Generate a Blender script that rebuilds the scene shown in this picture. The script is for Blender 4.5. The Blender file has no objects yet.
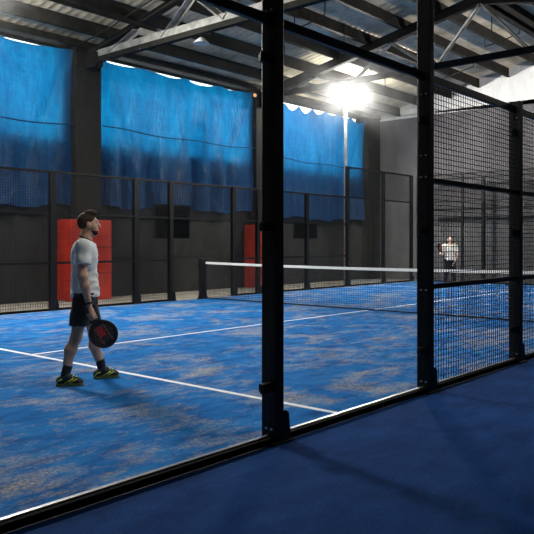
import bpy, math, random
import numpy as np
from mathutils import Vector, Matrix
random.seed(7); rng = np.random.default_rng(7)
scn = bpy.context.scene
col = scn.collection
PI = math.pi

# ------------------------------------------------------------------ materials
def mat(name, color, rough=.6, metal=0., var=0., vscale=8., bump=0., bscale=40., spec=.4, stretch=(1, 1, 1)):
    m = bpy.data.materials.new(name); m.use_nodes = True
    nt = m.node_tree; b = nt.nodes['Principled BSDF']
    b.inputs['Roughness'].default_value = rough
    b.inputs['Metallic'].default_value = metal
    b.inputs['Specular IOR Level'].default_value = spec
    c = (*color, 1)
    b.inputs['Base Color'].default_value = c
    tc = nt.nodes.new('ShaderNodeTexCoord'); mp = nt.nodes.new('ShaderNodeMapping')
    mp.inputs['Scale'].default_value = stretch
    nt.links.new(tc.outputs['Object'], mp.inputs['Vector'])
    if var:
        n = nt.nodes.new('ShaderNodeTexNoise'); n.inputs['Scale'].default_value = vscale; n.inputs['Detail'].default_value = 8
        r = nt.nodes.new('ShaderNodeValToRGB')
        r.color_ramp.elements[0].position = .3; r.color_ramp.elements[1].position = .7
        r.color_ramp.elements[0].color = tuple(x*(1-var) for x in color)+(1,)
        r.color_ramp.elements[1].color = tuple(min(1, x*(1+var)) for x in color)+(1,)
        nt.links.new(mp.outputs[0], n.inputs['Vector']); nt.links.new(n.outputs['Fac'], r.inputs[0])
        nt.links.new(r.outputs[0], b.inputs['Base Color'])
    if bump:
        n2 = nt.nodes.new('ShaderNodeTexNoise'); n2.inputs['Scale'].default_value = bscale; n2.inputs['Detail'].default_value = 6
        bp = nt.nodes.new('ShaderNodeBump'); bp.inputs['Strength'].default_value = bump; bp.inputs['Distance'].default_value = .02
        nt.links.new(mp.outputs[0], n2.inputs['Vector'])
        nt.links.new(n2.outputs['Fac'], bp.inputs['Height']); nt.links.new(bp.outputs[0], b.inputs['Normal'])
    return m

def emis(name, color, s):
    m = bpy.data.materials.new(name); m.use_nodes = True
    nt = m.node_tree; nt.nodes.remove(nt.nodes['Principled BSDF'])
    e = nt.nodes.new('ShaderNodeEmission'); e.inputs[0].default_value = (*color, 1); e.inputs[1].default_value = s
    nt.links.new(e.outputs[0], nt.nodes['Material Output'].inputs[0])
    return m

def noise_node(nt, vec, scale, detail=6, rough=.6, dist=0.):
    n = nt.nodes.new('ShaderNodeTexNoise'); n.inputs['Scale'].default_value = scale
    n.inputs['Detail'].default_value = detail; n.inputs['Roughness'].default_value = rough; n.inputs['Distortion'].default_value = dist
    nt.links.new(vec, n.inputs['Vector']); return n.outputs['Fac']
def ramp(nt, fac, stops):
    r = nt.nodes.new('ShaderNodeValToRGB'); e = r.color_ramp.elements
    e[0].position, e[0].color = stops[0][0], (*stops[0][1], 1)
    e[1].position, e[1].color = stops[-1][0], (*stops[-1][1], 1)
    for p, c in stops[1:-1]:
        k = e.new(p); k.color = (*c, 1)
    nt.links.new(fac, r.inputs[0]); return r.outputs[0]
def mixc(nt, fac, a, b, mode='MIX'):
    m = nt.nodes.new('ShaderNodeMix'); m.data_type = 'RGBA'; m.blend_type = mode
    if isinstance(fac, float): m.inputs[0].default_value = fac
    else: nt.links.new(fac, m.inputs[0])
    for i, v in ((6, a), (7, b)):
        if isinstance(v, tuple): m.inputs[i].default_value = (*v, 1)
        else: nt.links.new(v, m.inputs[i])
    return m.outputs[2]
def mapping(nt, scale=(1, 1, 1), rot=(0, 0, 0)):
    tc = nt.nodes.new('ShaderNodeTexCoord'); mp = nt.nodes.new('ShaderNodeMapping')
    mp.inputs['Scale'].default_value = scale; mp.inputs['Rotation'].default_value = rot
    nt.links.new(tc.outputs['Object'], mp.inputs['Vector']); return mp.outputs[0]
def bumpn(nt, h, s, d=.02):
    b = nt.nodes.new('ShaderNodeBump'); b.inputs['Strength'].default_value = s; b.inputs['Distance'].default_value = d
    nt.links.new(h, b.inputs['Height']); return b.outputs[0]

def turf_mat(name, base, dark, light, sand, sand_lo, sand_hi):
    m = bpy.data.materials.new(name); m.use_nodes = True; nt = m.node_tree; b = nt.nodes['Principled BSDF']
    v0 = mapping(nt); v1 = mapping(nt, (.8, 1.0, 1), (0, 0, .35)); v2 = mapping(nt, (.8, 1.3, 1), (0, 0, -.5))
    fine = noise_node(nt, v0, 55, 5, .75)
    mid = noise_node(nt, v2, 3.2, 8, .65, .4)
    c = ramp(nt, mid, [(.33, dark), (.5, base), (.68, light)])
    c = mixc(nt, .55, c, ramp(nt, fine, [(.3, (.35, .35, .35)), (.7, (1.5, 1.5, 1.5))]), 'MULTIPLY')
    if sand:
        s1 = noise_node(nt, v1, 1.05, 9, .68, .6); s2 = noise_node(nt, v2, 6, 6, .7)
        mul = nt.nodes.new('ShaderNodeMath'); mul.operation = 'MULTIPLY'
        add = nt.nodes.new('ShaderNodeMath'); add.operation = 'MULTIPLY_ADD'
        add.inputs[1].default_value = .55
        nt.links.new(s2, add.inputs[0]); nt.links.new(s1, add.inputs[2])
        f = ramp(nt, add.outputs[0], [(sand_lo, (0, 0, 0)), (sand_hi, (1, 1, 1))])
        grain = ramp(nt, noise_node(nt, v0, 34, 5, .85), [(.42, (0.05,)*3), (.58, (.95,)*3)])
        f = mixc(nt, 1., f, grain, 'MULTIPLY')
        c = mixc(nt, f, c, sand)
    nt.links.new(c, b.inputs['Base Color'])
    b.inputs['Roughness'].default_value = .95; b.inputs['Specular IOR Level'].default_value = .05
    nt.links.new(bumpn(nt, fine, .6, .015), b.inputs['Normal'])
    return m

def glass_mat():
    m = bpy.data.materials.new('court_glass'); m.use_nodes = True; nt = m.node_tree
    nt.nodes.remove(nt.nodes['Principled BSDF'])
    tr = nt.nodes.new('ShaderNodeBsdfTransparent'); tr.inputs[0].default_value = (.95, .97, .96, 1)
    gl = nt.nodes.new('ShaderNodeBsdfGlossy'); gl.inputs['Roughness'].default_value = .02
    # fine dust on the pane scatters a little of the light that passes, evenly to both sides
    r1 = nt.nodes.new('ShaderNodeBsdfRefraction'); r1.inputs['IOR'].default_value = 1.035; r1.inputs['Roughness'].default_value = .9; r1.distribution = 'BECKMANN'
    r2 = nt.nodes.new('ShaderNodeBsdfRefraction'); r2.inputs['IOR'].default_value = .966; r2.inputs['Roughness'].default_value = .9; r2.distribution = 'BECKMANN'
    rf = nt.nodes.new('ShaderNodeMixShader'); rf.inputs[0].default_value = .5
    nt.links.new(r1.outputs[0], rf.inputs[1]); nt.links.new(r2.outputs[0], rf.inputs[2])
    fr = nt.nodes.new('ShaderNodeFresnel'); fr.inputs['IOR'].default_value = 1.3
    fm = nt.nodes.new('ShaderNodeMath'); fm.operation = 'MULTIPLY'; fm.inputs[1].default_value = .16
    nt.links.new(fr.outputs[0], fm.inputs[0])
    v = mapping(nt)
    dust = ramp(nt, noise_node(nt, v, 9, 8, .75, 1.), [(.35, (.005,)*3), (.75, (.018,)*3)])
    m1 = nt.nodes.new('ShaderNodeMixShader'); nt.links.new(dust, m1.inputs[0])
    nt.links.new(tr.outputs[0], m1.inputs[1]); nt.links.new(rf.outputs[0], m1.inputs[2])
    m2 = nt.nodes.new('ShaderNodeMixShader'); nt.links.new(fm.outputs[0], m2.inputs[0])
    nt.links.new(m1.outputs[0], m2.inputs[1]); nt.links.new(gl.outputs[0], m2.inputs[2])
    nt.links.new(m2.outputs[0], nt.nodes['Material Output'].inputs[0])
    return m

def tarp_mat():
    m = bpy.data.materials.new('blue_tarp'); m.use_nodes = True; nt = m.node_tree
    nt.nodes.remove(nt.nodes['Principled BSDF'])
    v = mapping(nt, (1, 1, .35)); v0 = mapping(nt, (.3, 1, 6)); v2 = mapping(nt)
    n1 = noise_node(nt, v, 2.2, 8, .7, .8); n2 = noise_node(nt, v0, 2.5, 5, .6)
    c = ramp(nt, n1, [(.3, (.001, .088, .23)), (.52, (.001, .168, .385)), (.72, (.004, .25, .52))])
    c = mixc(nt, .5, c, ramp(nt, n2, [(.3, (.7, .7, .7)), (.7, (1.15, 1.15, 1.15))]), 'MULTIPLY')
    scr = ramp(nt, noise_node(nt, mapping(nt, (7, 1, 1.1), (0, .12, 0)), 3, 7, .8), [(.60, (0, 0, 0)), (.70, (.30, .30, .30))])
    cd = mixc(nt, scr, mixc(nt, .6, c, (.008, .085, .36)), (.26, .36, .56))
    wr = bumpn(nt, noise_node(nt, mapping(nt, (2.6, 1, .7)), 2.6, 8, .68, 1.6), 1., .25)
    d = nt.nodes.new('ShaderNodeBsdfDiffuse'); t = nt.nodes.new('ShaderNodeBsdfTranslucent'); g = nt.nodes.new('ShaderNodeBsdfGlossy')
    g.inputs['Roughness'].default_value = .38
    for s in (d, t, g): nt.links.new(wr, s.inputs['Normal'])
    nt.links.new(cd, d.inputs[0]); nt.links.new(c, t.inputs[0])
    a = nt.nodes.new('ShaderNodeMixShader'); a.inputs[0].default_value = .52
    nt.links.new(d.outputs[0], a.inputs[1]); nt.links.new(t.outputs[0], a.inputs[2])
    b = nt.nodes.new('ShaderNodeMixShader'); b.inputs[0].default_value = .05
    nt.links.new(a.outputs[0], b.inputs[1]); nt.links.new(g.outputs[0], b.inputs[2])
    nt.links.new(b.outputs[0], nt.nodes['Material Output'].inputs[0])
    return m

def plaster_mat(name, a, b, scale=1.2, brick=None):
    m = bpy.data.materials.new(name); m.use_nodes = True; nt = m.node_tree; p = nt.nodes['Principled BSDF']
    v = mapping(nt, (1, 1, .5))
    c = ramp(nt, noise_node(nt, v, scale, 9, .65, .5), [(.32, a), (.68, b)])
    h = noise_node(nt, v, 30, 5, .7)
    if brick:
        bk = nt.nodes.new('ShaderNodeTexBrick'); bk.inputs['Scale'].default_value = brick
        bk.inputs['Color1'].default_value = (1, 1, 1, 1); bk.inputs['Color2'].default_value = (.75, .75, .75, 1)
        bk.inputs['Mortar'].default_value = (.55, .55, .55, 1); bk.inputs['Mortar Size'].default_value = .015
        nt.links.new(mapping(nt, (1, 1, 1), (PI/2, 0, 0)), bk.inputs['Vector'])
        c = mixc(nt, 1., c, bk.outputs[0], 'MULTIPLY')
    nt.links.new(c, p.inputs['Base Color']); p.inputs['Roughness'].default_value = .85; p.inputs['Specular IOR Level'].default_value = .2
    nt.links.new(bumpn(nt, h, .3), p.inputs['Normal'])
    return m

M = dict(
    black=mat('black_powder_coat', (.008, .008, .0085), .45, .1, var=.25, vscale=20, spec=.25),
    wire=mat('black_wire', (.010, .010, .011), .5, .2),
    kerb=mat('black_kerb', (.008, .008, .008), .95, var=.3, spec=.04),
    alu=mat('bare_aluminium', (.25, .25, .26), .4, .6, var=.15, vscale=14),
    bolt=mat('zinc_bolt', (.7, .7, .68), .3, .9),
    glass=glass_mat(), tarp=tarp_mat(),
    rope=mat('dark_blue_cord', (.005, .02, .08), .8),
    white=mat('white_line_paint', (.72, .76, .80), .7, var=.12, vscale=30, bump=.3, bscale=90),
    band=mat('white_net_tape', (.78, .78, .76), .7, var=.06, bump=.2),
    net=mat('black_net_cord', (.008, .008, .009), .8),
    turf=turf_mat('blue_turf_with_sand', (.008, .118, .36), (.003, .062, .225), (.018, .165, .43), (.56, .43, .22), .75, 1.0),
    carpet=turf_mat('navy_carpet', (.007, .040, .155), (.004, .027, .115), (.010, .052, .19), None, 0, 1),
    concrete=plaster_mat('dusty_concrete_floor', (.16, .14, .115), (.33, .295, .25), 2.5),
    wall=plaster_mat('dark_painted_block_wall', (.021, .021, .021), (.042, .042, .042), 1.5),
    wall_end=plaster_mat('grey_cladding', (.072, .068, .072), (.13, .122, .13), .8),
    plaster=plaster_mat('pale_concrete', (.42, .42, .41), (.70, .69, .67), .9),
    brick=plaster_mat('dark_brick', (.015, .014, .012), (.030, .027, .024), 3., 6.),
    roof=plaster_mat('weathered_roof_sheet', (.34, .285, .20), (.80, .69, .52), 1.3),
    steel=mat('dark_steel', (.018, .017, .015), .8, 0., var=.4, vscale=5, bump=.2, spec=.08),
    steel_l=mat('dusty_grey_steel', (.30, .29, .27), .65, .2, var=.35, vscale=6, bump=.2),
    red=mat('red_vinyl_pad', (.50, .030, .012), .5, var=.2, vscale=3, bump=.1, bscale=6),
    seam=mat('dark_red_seam', (.16, .010, .008), .6),
    grey=mat('galvanised_pole', (.35, .36, .36), .45, .6, var=.15),
    enamel=mat('white_enamel', (.75, .75, .72), .4),
    board=mat('black_board', (.004, .004, .004), .8, spec=.05),
    skin=mat('skin', (.56, .32, .22), .5, var=.12, vscale=25, bump=.05),
    skin2=mat('pale_skin', (.62, .40, .31), .5, var=.1, vscale=25),
    hair=mat('brown_hair', (.045, .027, .016), .75, spec=.15, var=.5, vscale=60, bump=.8, bscale=120, stretch=(1, 1, .4)),
    hair2=mat('dark_hair', (.014, .010, .009), .55, var=.4, vscale=60, bump=.6, bscale=100),
    shirt=mat('white_cotton', (.70, .70, .69), .85, var=.06, vscale=9, bump=.5, bscale=9, spec=.1, stretch=(1, 1, .6)),
    shirt2=mat('cream_cotton', (.74, .69, .58), .85, var=.06, vscale=9, bump=.4, bscale=9, spec=.1),
    cloth=mat('black_sports_cloth', (.011, .012, .014), .75, var=.3, vscale=10, bump=.5, bscale=9, spec=.25),
    trim=mat('black_rib', (.012, .012, .013), .8),
    sock=mat('black_sock', (.010, .011, .014), .9, bump=.3, bscale=150),
    shoe=mat('black_shoe_mesh', (.014, .015, .016), .6, var=.3, vscale=40),
    olive=mat('olive_rubber', (.16, .17, .03), .6),
    lime=mat('lime_yellow_rubber', (.60, .72, .06), .5),
    carbon=mat('black_carbon', (.012, .012, .015), .3, var=.3, vscale=30),
    graphic=mat('red_print', (.42, .025, .035), .4, var=.2, vscale=60),
    orange=mat('orange_print', (.50, .16, .04), .4),
    pale=mat('pale_print', (.45, .45, .47), .4),
    grip=mat('black_grip_tape', (.010, .010, .010), .8, bump=.4, bscale=60),
    lens_low=emis('floodlight_led_low', (1., .955, .89), 420.),
    lens_mid=emis('floodlight_led_mid', (1., .96, .90), 1700.),
    lens=emis('floodlight_led', (1., .965, .91), 2500.),
    bulb=emis('warm_bulb', (1., .42, .16), 2.),
    eye=mat('eye_white', (.7, .68, .65), .3), iris=mat('dark_iris', (.02, .014, .01), .2),
    lip=mat('lips', (.36, .14, .11), .5),
)

# ------------------------------------------------------------------ mesh helpers
class MB:
    def __init__(s): s.v = []; s.f = []
    def box(s, x0, y0, z0, x1, y1, z1):
        b = len(s.v)
        s.v += [(x0, y0, z0), (x1, y0, z0), (x1, y1, z0), (x0, y1, z0), (x0, y0, z1), (x1, y0, z1), (x1, y1, z1), (x0, y1, z1)]
        s.f += [tuple(b+i for i in q) for q in ((3, 2, 1, 0), (4, 5, 6, 7), (0, 1, 5, 4), (1, 2, 6, 5), (2, 3, 7, 6), (3, 0, 4, 7))]
        return s
    def bar(s, a, b, w, h, up=(0, 0, 1)):
        a = Vector(a); b = Vector(b); d = (b-a).normalized(); u = Vector(up)
        x = d.cross(u)
        if x.length < 1e-4: x = d.cross(Vector((1, 0, 0)))
        x.normalize(); u = x.cross(d); k = len(s.v)
        for p in (a, b):
            for sx, sy in ((-1, -1), (1, -1), (1, 1), (-1, 1)): s.v.append(tuple(p+x*sx*w/2+u*sy*h/2))
        s.f += [tuple(k+i for i in q) for q in ((3, 2, 1, 0), (4, 5, 6, 7), (0, 1, 5, 4), (1, 2, 6, 5), (2, 3, 7, 6), (3, 0, 4, 7))]
        return s
    def tube(s, pts, r, n=8, closed=False):
        pts = [Vector(p) for p in pts]; k = len(s.v); N = len(pts); ref = None
        for i, p in enumerate(pts):
            a = pts[(i-1) % N] if (closed or i) else p; b = pts[(i+1) % N] if (closed or i < N-1) else p
            d = (b-a).normalized()
            if ref is None: ref = d.orthogonal().normalized()
            ref = (ref-d*ref.dot(d)).normalized(); y = d.cross(ref)
            rr = r[i] if isinstance(r, (list, tuple)) else r
            for j in range(n):
                t = 2*PI*j/n; s.v.append(tuple(p+ref*rr*math.cos(t)+y*rr*math.sin(t)))
        for i in range(N if closed else N-1):
            i2 = (i+1) % N
            for j in range(n):
                s.f.append((k+i*n+j, k+i*n+(j+1) % n, k+i2*n+(j+1) % n, k+i2*n+j))
        if not closed:
            s.f.append(tuple(k+j for j in reversed(range(n)))); s.f.append(tuple(k+(N-1)*n+j for j in range(n)))
        return s
    def prism(s, poly, axis, lo, hi):       # poly of 2d points; axis 0/1/2 = extrusion axis
        k = len(s.v); n = len(poly)
        for t in (lo, hi):
            for a, b in poly:
                s.v.append({0: (t, a, b), 1: (a, t, b), 2: (a, b, t)}[axis])
        s.f.append(tuple(k+i for i in reversed(range(n)))); s.f.append(tuple(k+n+i for i in range(n)))
        for i in range(n): s.f.append((k+i, k+(i+1) % n, k+n+(i+1) % n, k+n+i))
        return s
    def lathe(s, prof, c, n=24):            # prof of (r, z)
        k = len(s.v)
        for r, z in prof:
            for j in range(n):
                t = 2*PI*j/n; s.v.append((c[0]+r*math.cos(t), c[1]+r*math.sin(t), c[2]+z))
        for i in range(len(prof)-1):
            for j in range(n): s.f.append((k+i*n+j, k+i*n+(j+1) % n, k+(i+1)*n+(j+1) % n, k+(i+1)*n+j))
        return s
    def sphere(s, c, r, n=10):
        return s.lathe([(r*math.sin(PI*i/n)+1e-5, -r*math.cos(PI*i/n)) for i in range(n+1)], c, n)
    def build(s, name, m, parent=None, smooth=False, bevel=0., off=None):
        me = bpy.data.meshes.new(name)
        o3 = off or (0, 0, 0)
        me.from_pydata([(a-o3[0], b-o3[1], c-o3[2]) for a, b, c in s.v], [], s.f); me.update()
        import bmesh
        bm = bmesh.new(); bm.from_mesh(me); bmesh.ops.recalc_face_normals(bm, faces=bm.faces); bm.to_mesh(me); bm.free()
        return link(name, me, m, parent, smooth, bevel, off)
def link(name, me, m, parent=None, smooth=False, bevel=0., off=None):
    o = bpy.data.objects.new(name, me); col.objects.link(o)
    if isinstance(m, str): m = M[m]
    me.materials.append(m)
    if smooth: me.polygons.foreach_set('use_smooth', [True]*len(me.polygons))
    if off: o.location = off
    if parent: o.parent = parent
    if bevel:
        b = o.modifiers.new('bevel', 'BEVEL'); b.width = bevel; b.segments = 2; b.limit_method = 'ANGLE'
    return o
def tag(o, label=None, cat=None, group=None, kind=None):
    if label: o['label'] = label
    if cat: o['category'] = cat
    if group: o['group'] = group
    if kind: o['kind'] = kind
    return o
def thing(name, label, cat, loc=(0, 0, 0), rz=0., group=None):
    o = bpy.data.objects.new(name, None); col.objects.link(o); o.empty_display_size = .1
    o.location = loc; o.rotation_euler = (0, 0, rz); return tag(o, label, cat, group)
def struct(o, label, cat): return tag(o, label, cat, None, 'structure')

# ------------------------------------------------------------------ the hall
XB, XE, YN, YL = -15., 10.95, -6.5, 12.6       # back wall, end wall, near wall, tarp wall
RIDGE = 4.6
def roof_z(y): return 7.85-.19*abs(y-RIDGE)
struct(MB().box(XB, YN, -.1, XE, YL, -.02).build('floor', 'concrete'), 'dusty beige concrete hall floor around the blue court', 'floor')

# wall with three window openings behind the tarps (opening z 3.9 .. 6.18)
COLS = [-7.95, -1.72, 4.45, 10.5]
WINS = [(-7.5, -2.25), (-1.38, 4.0), (4.9, 10.0)]
w = MB()
w.box(XB, YL, -.1, XE+.2, YL+.2, 3.85); w.box(XB, YL, 6.2, XE+.2, YL+.2, 6.5)
edges = [XB]+[e for p in WINS for e in p]+[XE+.2]
for a, b in zip(edges[0::2], edges[1::2]): w.box(a, YL, 3.85, b, YL+.2, 6.2)
struct(w.build('wall_left', 'wall'), 'dark painted side wall behind the far fence and tarps', 'wall')
for i, (a, b) in enumerate(WINS):
    f = MB(); f.box(a, YL+.02, 3.85, b, YL+.12, 3.91).box(a, YL+.02, 6.14, b, YL+.12, 6.2)
    f.box(a, YL+.02, 3.91, a+.06, YL+.12, 6.14).box(b-.06, YL+.02, 3.91, b, YL+.12, 6.14)
    o = struct(f.build('window_%d' % (i+1), 'steel'), 'high window opening behind the %s blue tarp' % ['left', 'middle', 'right'][i], 'window')
# eave beam over the windows
struct(MB().box(XB, 12.22, 6.2, XE, YL, 6.36).build('trim_1', 'steel'), 'dark steel eave beam above the windows', 'beam')
e = MB(); e.prism([(YN, -.1), (YL+.2, -.1), (YL+.2, 6.15), (YN, 6.15)], 0, XE, XE+.2)
we = struct(e.build('wall_end', 'wall_end'), 'grey end wall behind the far player', 'wall')
e = MB(); e.prism([(YN, 6.15), (YL+.2, 6.15), (YL+.2, roof_z(YL+.2)), (RIDGE, 7.85), (YN, roof_z(YN))], 0, XE-.04, XE+.2)
struct(e.build('wall_gable', 'plaster'), 'pale concrete upper part of the end wall under the roof', 'wall')
e = MB(); e.prism([(YN, -.1), (YL+.2, -.1), (YL+.2, roof_z(YL+.2)), (RIDGE, 7.85), (YN, roof_z(YN))], 0, XB-.2, XB)
struct(e.build('wall_back', 'wall'), 'dark wall behind the camera', 'wall')
struct(MB().box(XB, YN-.2, -.1, XE, YN, 5.8).build('wall_near', 'wall'), 'dark wall on the near side of the hall', 'wall')

# corrugated roof
v = []; f = []; nx = 620; ys = [YL+.3, 10, 7.3, RIDGE, 2, -.8, -3.6, YN-.2]
for j, y in enumerate(ys):
    for i in range(nx+1):
        x = XB+(XE+.2-XB)*i/nx
        ph = (x/.21) % 1
        z = .016*(0 if ph < .2 else (ph-.2)/.15 if ph < .35 else 1 if ph < .75 else (1-(ph-.75)/.25))
        v.append((x, y, roof_z(y)+z))
for j in range(len(ys)-1):
    for i in range(nx): a = j*(nx+1)+i; f.append((a, a+1, a+nx+2, a+nx+1))
me = bpy.data.meshes.new('ceiling'); me.from_pydata(v, [], f)
ceil = struct(link('ceiling', me, 'roof'), 'pitched roof of weathered corrugated sheets on dark purlins', 'ceiling')
py = []
for k in range(1, 8): py += [RIDGE+k*1.12]
for k in range(1, 10): py += [RIDGE-k*1.12]
for y in [RIDGE+.18, RIDGE-.18]+py:
    if y < YL-.4 and y > YN+.3:
        z = roof_z(y); s = -1 if y > RIDGE else 1
        p = MB()                                      # C section
        p.box(XB, y-.012, z-.29, XE-.05, y+.012, z-.005); p.box(XB, y-.055, z-.315, XE-.05, y+.055, z-.29)
        p.build('purlin', 'steel', ceil)
for x0, y0, y1 in ((7.4, 6.0, 4.9), (1.6, 8.4, 7.4), (8.6, 8.8, 7.0)):
    z0, z1 = roof_z(y0)-.35, roof_z(y1)-.35
    MB().tube([(x0, y0, z0+.3), (x0, y0, z0), (x0+.02, (y0+y1)/2, (z0+z1)/2-.02), (x0, y1, z1), (x0, y1, z1+.3)], .018, 6).build('conduit', 'steel', ceil)
for x0, y0 in ((6.2, 5.2), (2.2, 9.3), (-.6, 9.0), (7.0, 7.6), (3.0, 7.9), (6.8, 9.2)):
    MB().tube([(x0, y0, roof_z(y0)-.02), (x0, y0, roof_z(y0)-.55), (x0+.05, y0, roof_z(y0)-.6), (x0+.09, y0, roof_z(y0)-.56)], .014, 6).build('hanging_hook', 'steel', ceil)

MB().tube([(-9, 9.5, 6.15), (-1.8, 9.5, 6.15)], .05, 8).build('pipe', 'steel', ceil, True)
MB().tube([(-2.2, 12.2, 6.1), (-2.2, 10.7, 6.30), (-2.2, 9.2, 6.6), (-2.2, 7.6, 6.95)], .02, 6).build('cable', 'steel', ceil, True)
# trusses
def truss(x, label):
    t = thing('roof_truss', label, 'roof truss', (x, 12.2, 5.75))
    def P(y, z): return (0, y-12.2, z-5.75)
    bz = 5.9
    def tz(y): return roof_z(y)-.36
    ends = (12.2, -6.3); ch = .12 if x < 0 else .24; ww = .15 if x < 0 else .10; sp = 1.0 if x < 0 else 1.35
    for s in (-1, 1):
        pass
    m = MB(); m.bar(P(ends[0], bz+.10), P(ends[1], bz+.10), .10, .16).build('bottom_chord', 'steel_l' if x < 0 else 'steel', t)
    if x < 0: MB().bar(P(ends[0], bz-.045), P(ends[1], bz-.045), .13, .12).build('shaded_flange', 'steel', t)  # shade on the chord's underside put into the colour, dark below pale steel
    m = MB()
    m.bar(P(12.2, tz(12.2)), P(RIDGE, tz(RIDGE)), .16, ch).bar(P(RIDGE, tz(RIDGE)), P(-6.3, tz(-6.3)), .16, ch)
    m.build('top_chord', 'steel', t)
    yb = [RIDGE+(.7 if x < 0 else sp)+2*sp*k for k in range(-6, 5)]
    for y in yb:
        for s in (-1, 1):
            yt = y+sp*s
            if ends[1] < yt < ends[0] and ends[1] < y < ends[0]:
                a = Vector(P(y, bz+.05)); b = Vector(P(yt, tz(yt)-.1))
                d = MB(); d.bar(a, b, ww, .012); d.bar(a+Vector((ww/2, 0, 0)), b+Vector((ww/2, 0, 0)), .012, ww)
                d.build('web_member', 'steel_l', t)
    for y in (12.0,):
        MB().box(-.09, -.45, -.06, .09, .0, .28).build('end_plate', 'steel', t)
    return t
truss(-1.75, 'dusty grey steel roof truss resting on the column between left and middle tarps')
truss(4.3, 'dark steel roof truss with bright diagonals behind the floodlight')

# columns and pads
for i, x in enumerate(COLS):
    lab = ['dark brick column left of the leftmost blue tarp', 'dark brick column between left and middle blue tarps', 'dark brick column between middle and right blue tarps, half behind the near post',
           'dark column in the hall corner right of the right tarp'][i]
    if i == 0: continue
    tag(MB().box(x-.345, 12.26, -.02, min(x+.345 if i < 3 else XE-.02, XE-.01), YL-.005, 6.19).build('column', 'brick', bevel=.01, off=(x, 12.43, -.02)), lab, 'column')
for x, lab in ((-1.81, 'red padded column guard behind the walking player'), (4.45, 'red padded column guard beside the near post, behind the net')):
    t = thing('column_pad', lab, 'pad', (x, 12.3, -.02))
    for nm, b in (('front_pad', (-.56, -.3, 0, .56, -.07, 1.97)), ('side_pad', (-.56, -.068, 0, -.39, .29, 1.97)), ('side_pad', (.39, -.068, 0, .56, .29, 1.97))):
        MB().box(*b).build(nm, 'red', t, bevel=.02)
    for z in (.66, 1.3):
        MB().box(-.562, -.304, z-.012, .562, -.299, z+.012).build('seam', 'seam', t)

# ------------------------------------------------------------------ tarps
def tarp(x0, x1, seed, ties, bot, label, rope_z, amp, slope):
    r = np.random.default_rng(seed)
    nu, nv = 150, 70
    top = 6.10; ph = r.uniform(0, 6.28, 12); fr = r.uniform(1.2, 9, 12); am = r.uniform(.3, 1, 12)
    verts = []
    for j in range(nv+1):
        t = j/nv
        for i in range(nu+1):
            u = i/nu; x = x0+(x1-x0)*u
            sag = amp*abs(math.sin(PI*u*ties+.25*math.sin(5*u+seed)))**1.3*(1+.5*math.sin(9*u+seed))+slope*(1-u)-.02
            zt = top-sag; zb = bot+.05*math.sin(u*11+seed)+.03*math.sin(u*29)
            z = zt+(zb-zt)*t
            fold = sum(am[k]*math.sin(fr[k]*u*6.28+ph[k]+1.2*t*math.sin(ph[k])) for k in range(12))*.017*(.35+t)
            edge = .05*math.exp(-((u-.0)/.06)**2)*math.sin(t*9+seed)+.05*math.exp(-((1-u)/.06)**2)*math.sin(t*8+2)
            diag = .05*math.exp(-(((1-u)-t*.28-.02)/.02)**2)+.045*math.exp(-((u-t*.22-.03)/.018)**2)+.03*math.exp(-((u-.62-.25*(t-.5)**2-.05*t)/.012)**2)+.03*math.exp(-((u-.5-(t-.4)*.15)/.02)**2)
            xx = x+(.05*math.sin(t*5+seed)-.03)*(math.exp(-(u/.05)**2)-math.exp(-((1-u)/.05)**2))
            y = 12.45-fold*1.5-edge*.5-diag*1.4
            verts.append((xx, min(y, 12.57), z))
    faces = [(j*(nu+1)+i, j*(nu+1)+i+1, (j+1)*(nu+1)+i+1, (j+1)*(nu+1)+i) for j in range(nv) for i in range(nu)]
    t = thing('tarp', label, 'tarp', ((x0+x1)/2, 12.47, bot), 0, None)
    o = t.location
    me = bpy.data.meshes.new('sheet'); me.from_pydata([(a-o[0], b-o[1], c-o[2]) for a, b, c in verts], [], faces)
    link('sheet', me, 'tarp', t, True)
    pts = []
    for i in range(0, 61):
        u = i/60; x = x0+.02+(x1-x0-.04)*u
        pts.append((x-o[0], 12.30-o[1]+.02*math.sin(u*9), rope_z-o[2]-.05*math.sin(PI*u)+.02*math.sin(u*14)))
    MB().tube(pts, .016, 6).build('cord', 'rope', t, True)
    for k in range(ties+1):
        x = x0+(x1-x0)*k/ties; x = min(max(x, x0+.05), x1-.05)
        MB().tube([(x-o[0], 12.45-o[1], 6.04-o[2]), (x-o[0], 12.42-o[1], 6.21-o[2])], .008, 5).build('tie', 'rope', t)
tarp(-7.5, -2.05, 3, 3, 2.28, 'large blue tarp over the leftmost window, above the walking player', 4.25, .05, .20)
tarp(-1.33, 4.09, 9, 4, 2.34, 'large blue tarp over the middle window, left of the near post', 4.35, .075, .05)
tarp(4.86, 10.02, 5, 7, 2.22, 'large blue tarp over the right window, behind the lit floodlight mast', 4.2, .14, .08)

# ------------------------------------------------------------------ court, carpet, lines
ct = tag(MB().box(-10, .032, -.019, 10, 10, 0).build('court_turf', 'turf'), 'blue artificial turf court dusted with beige sand', 'court')
for nm, b in (('service_line', (-7.08, .05, 0, -7.025, 9.95, .002)), ('service_line', (6.925, .05, 0, 6.98, 9.95, .002)), ('centre_line', (-7.025, 4.975, 0, 6.925, 5.025, .0021))):
    MB().box(*b).build(nm, 'white', ct)
tag(MB().box(XB, YN+.03, -.019, XE-.1, -.052, 0).build('carpet', 'carpet'), 'dark navy carpet outside the near glass wall', 'carpet')

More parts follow.
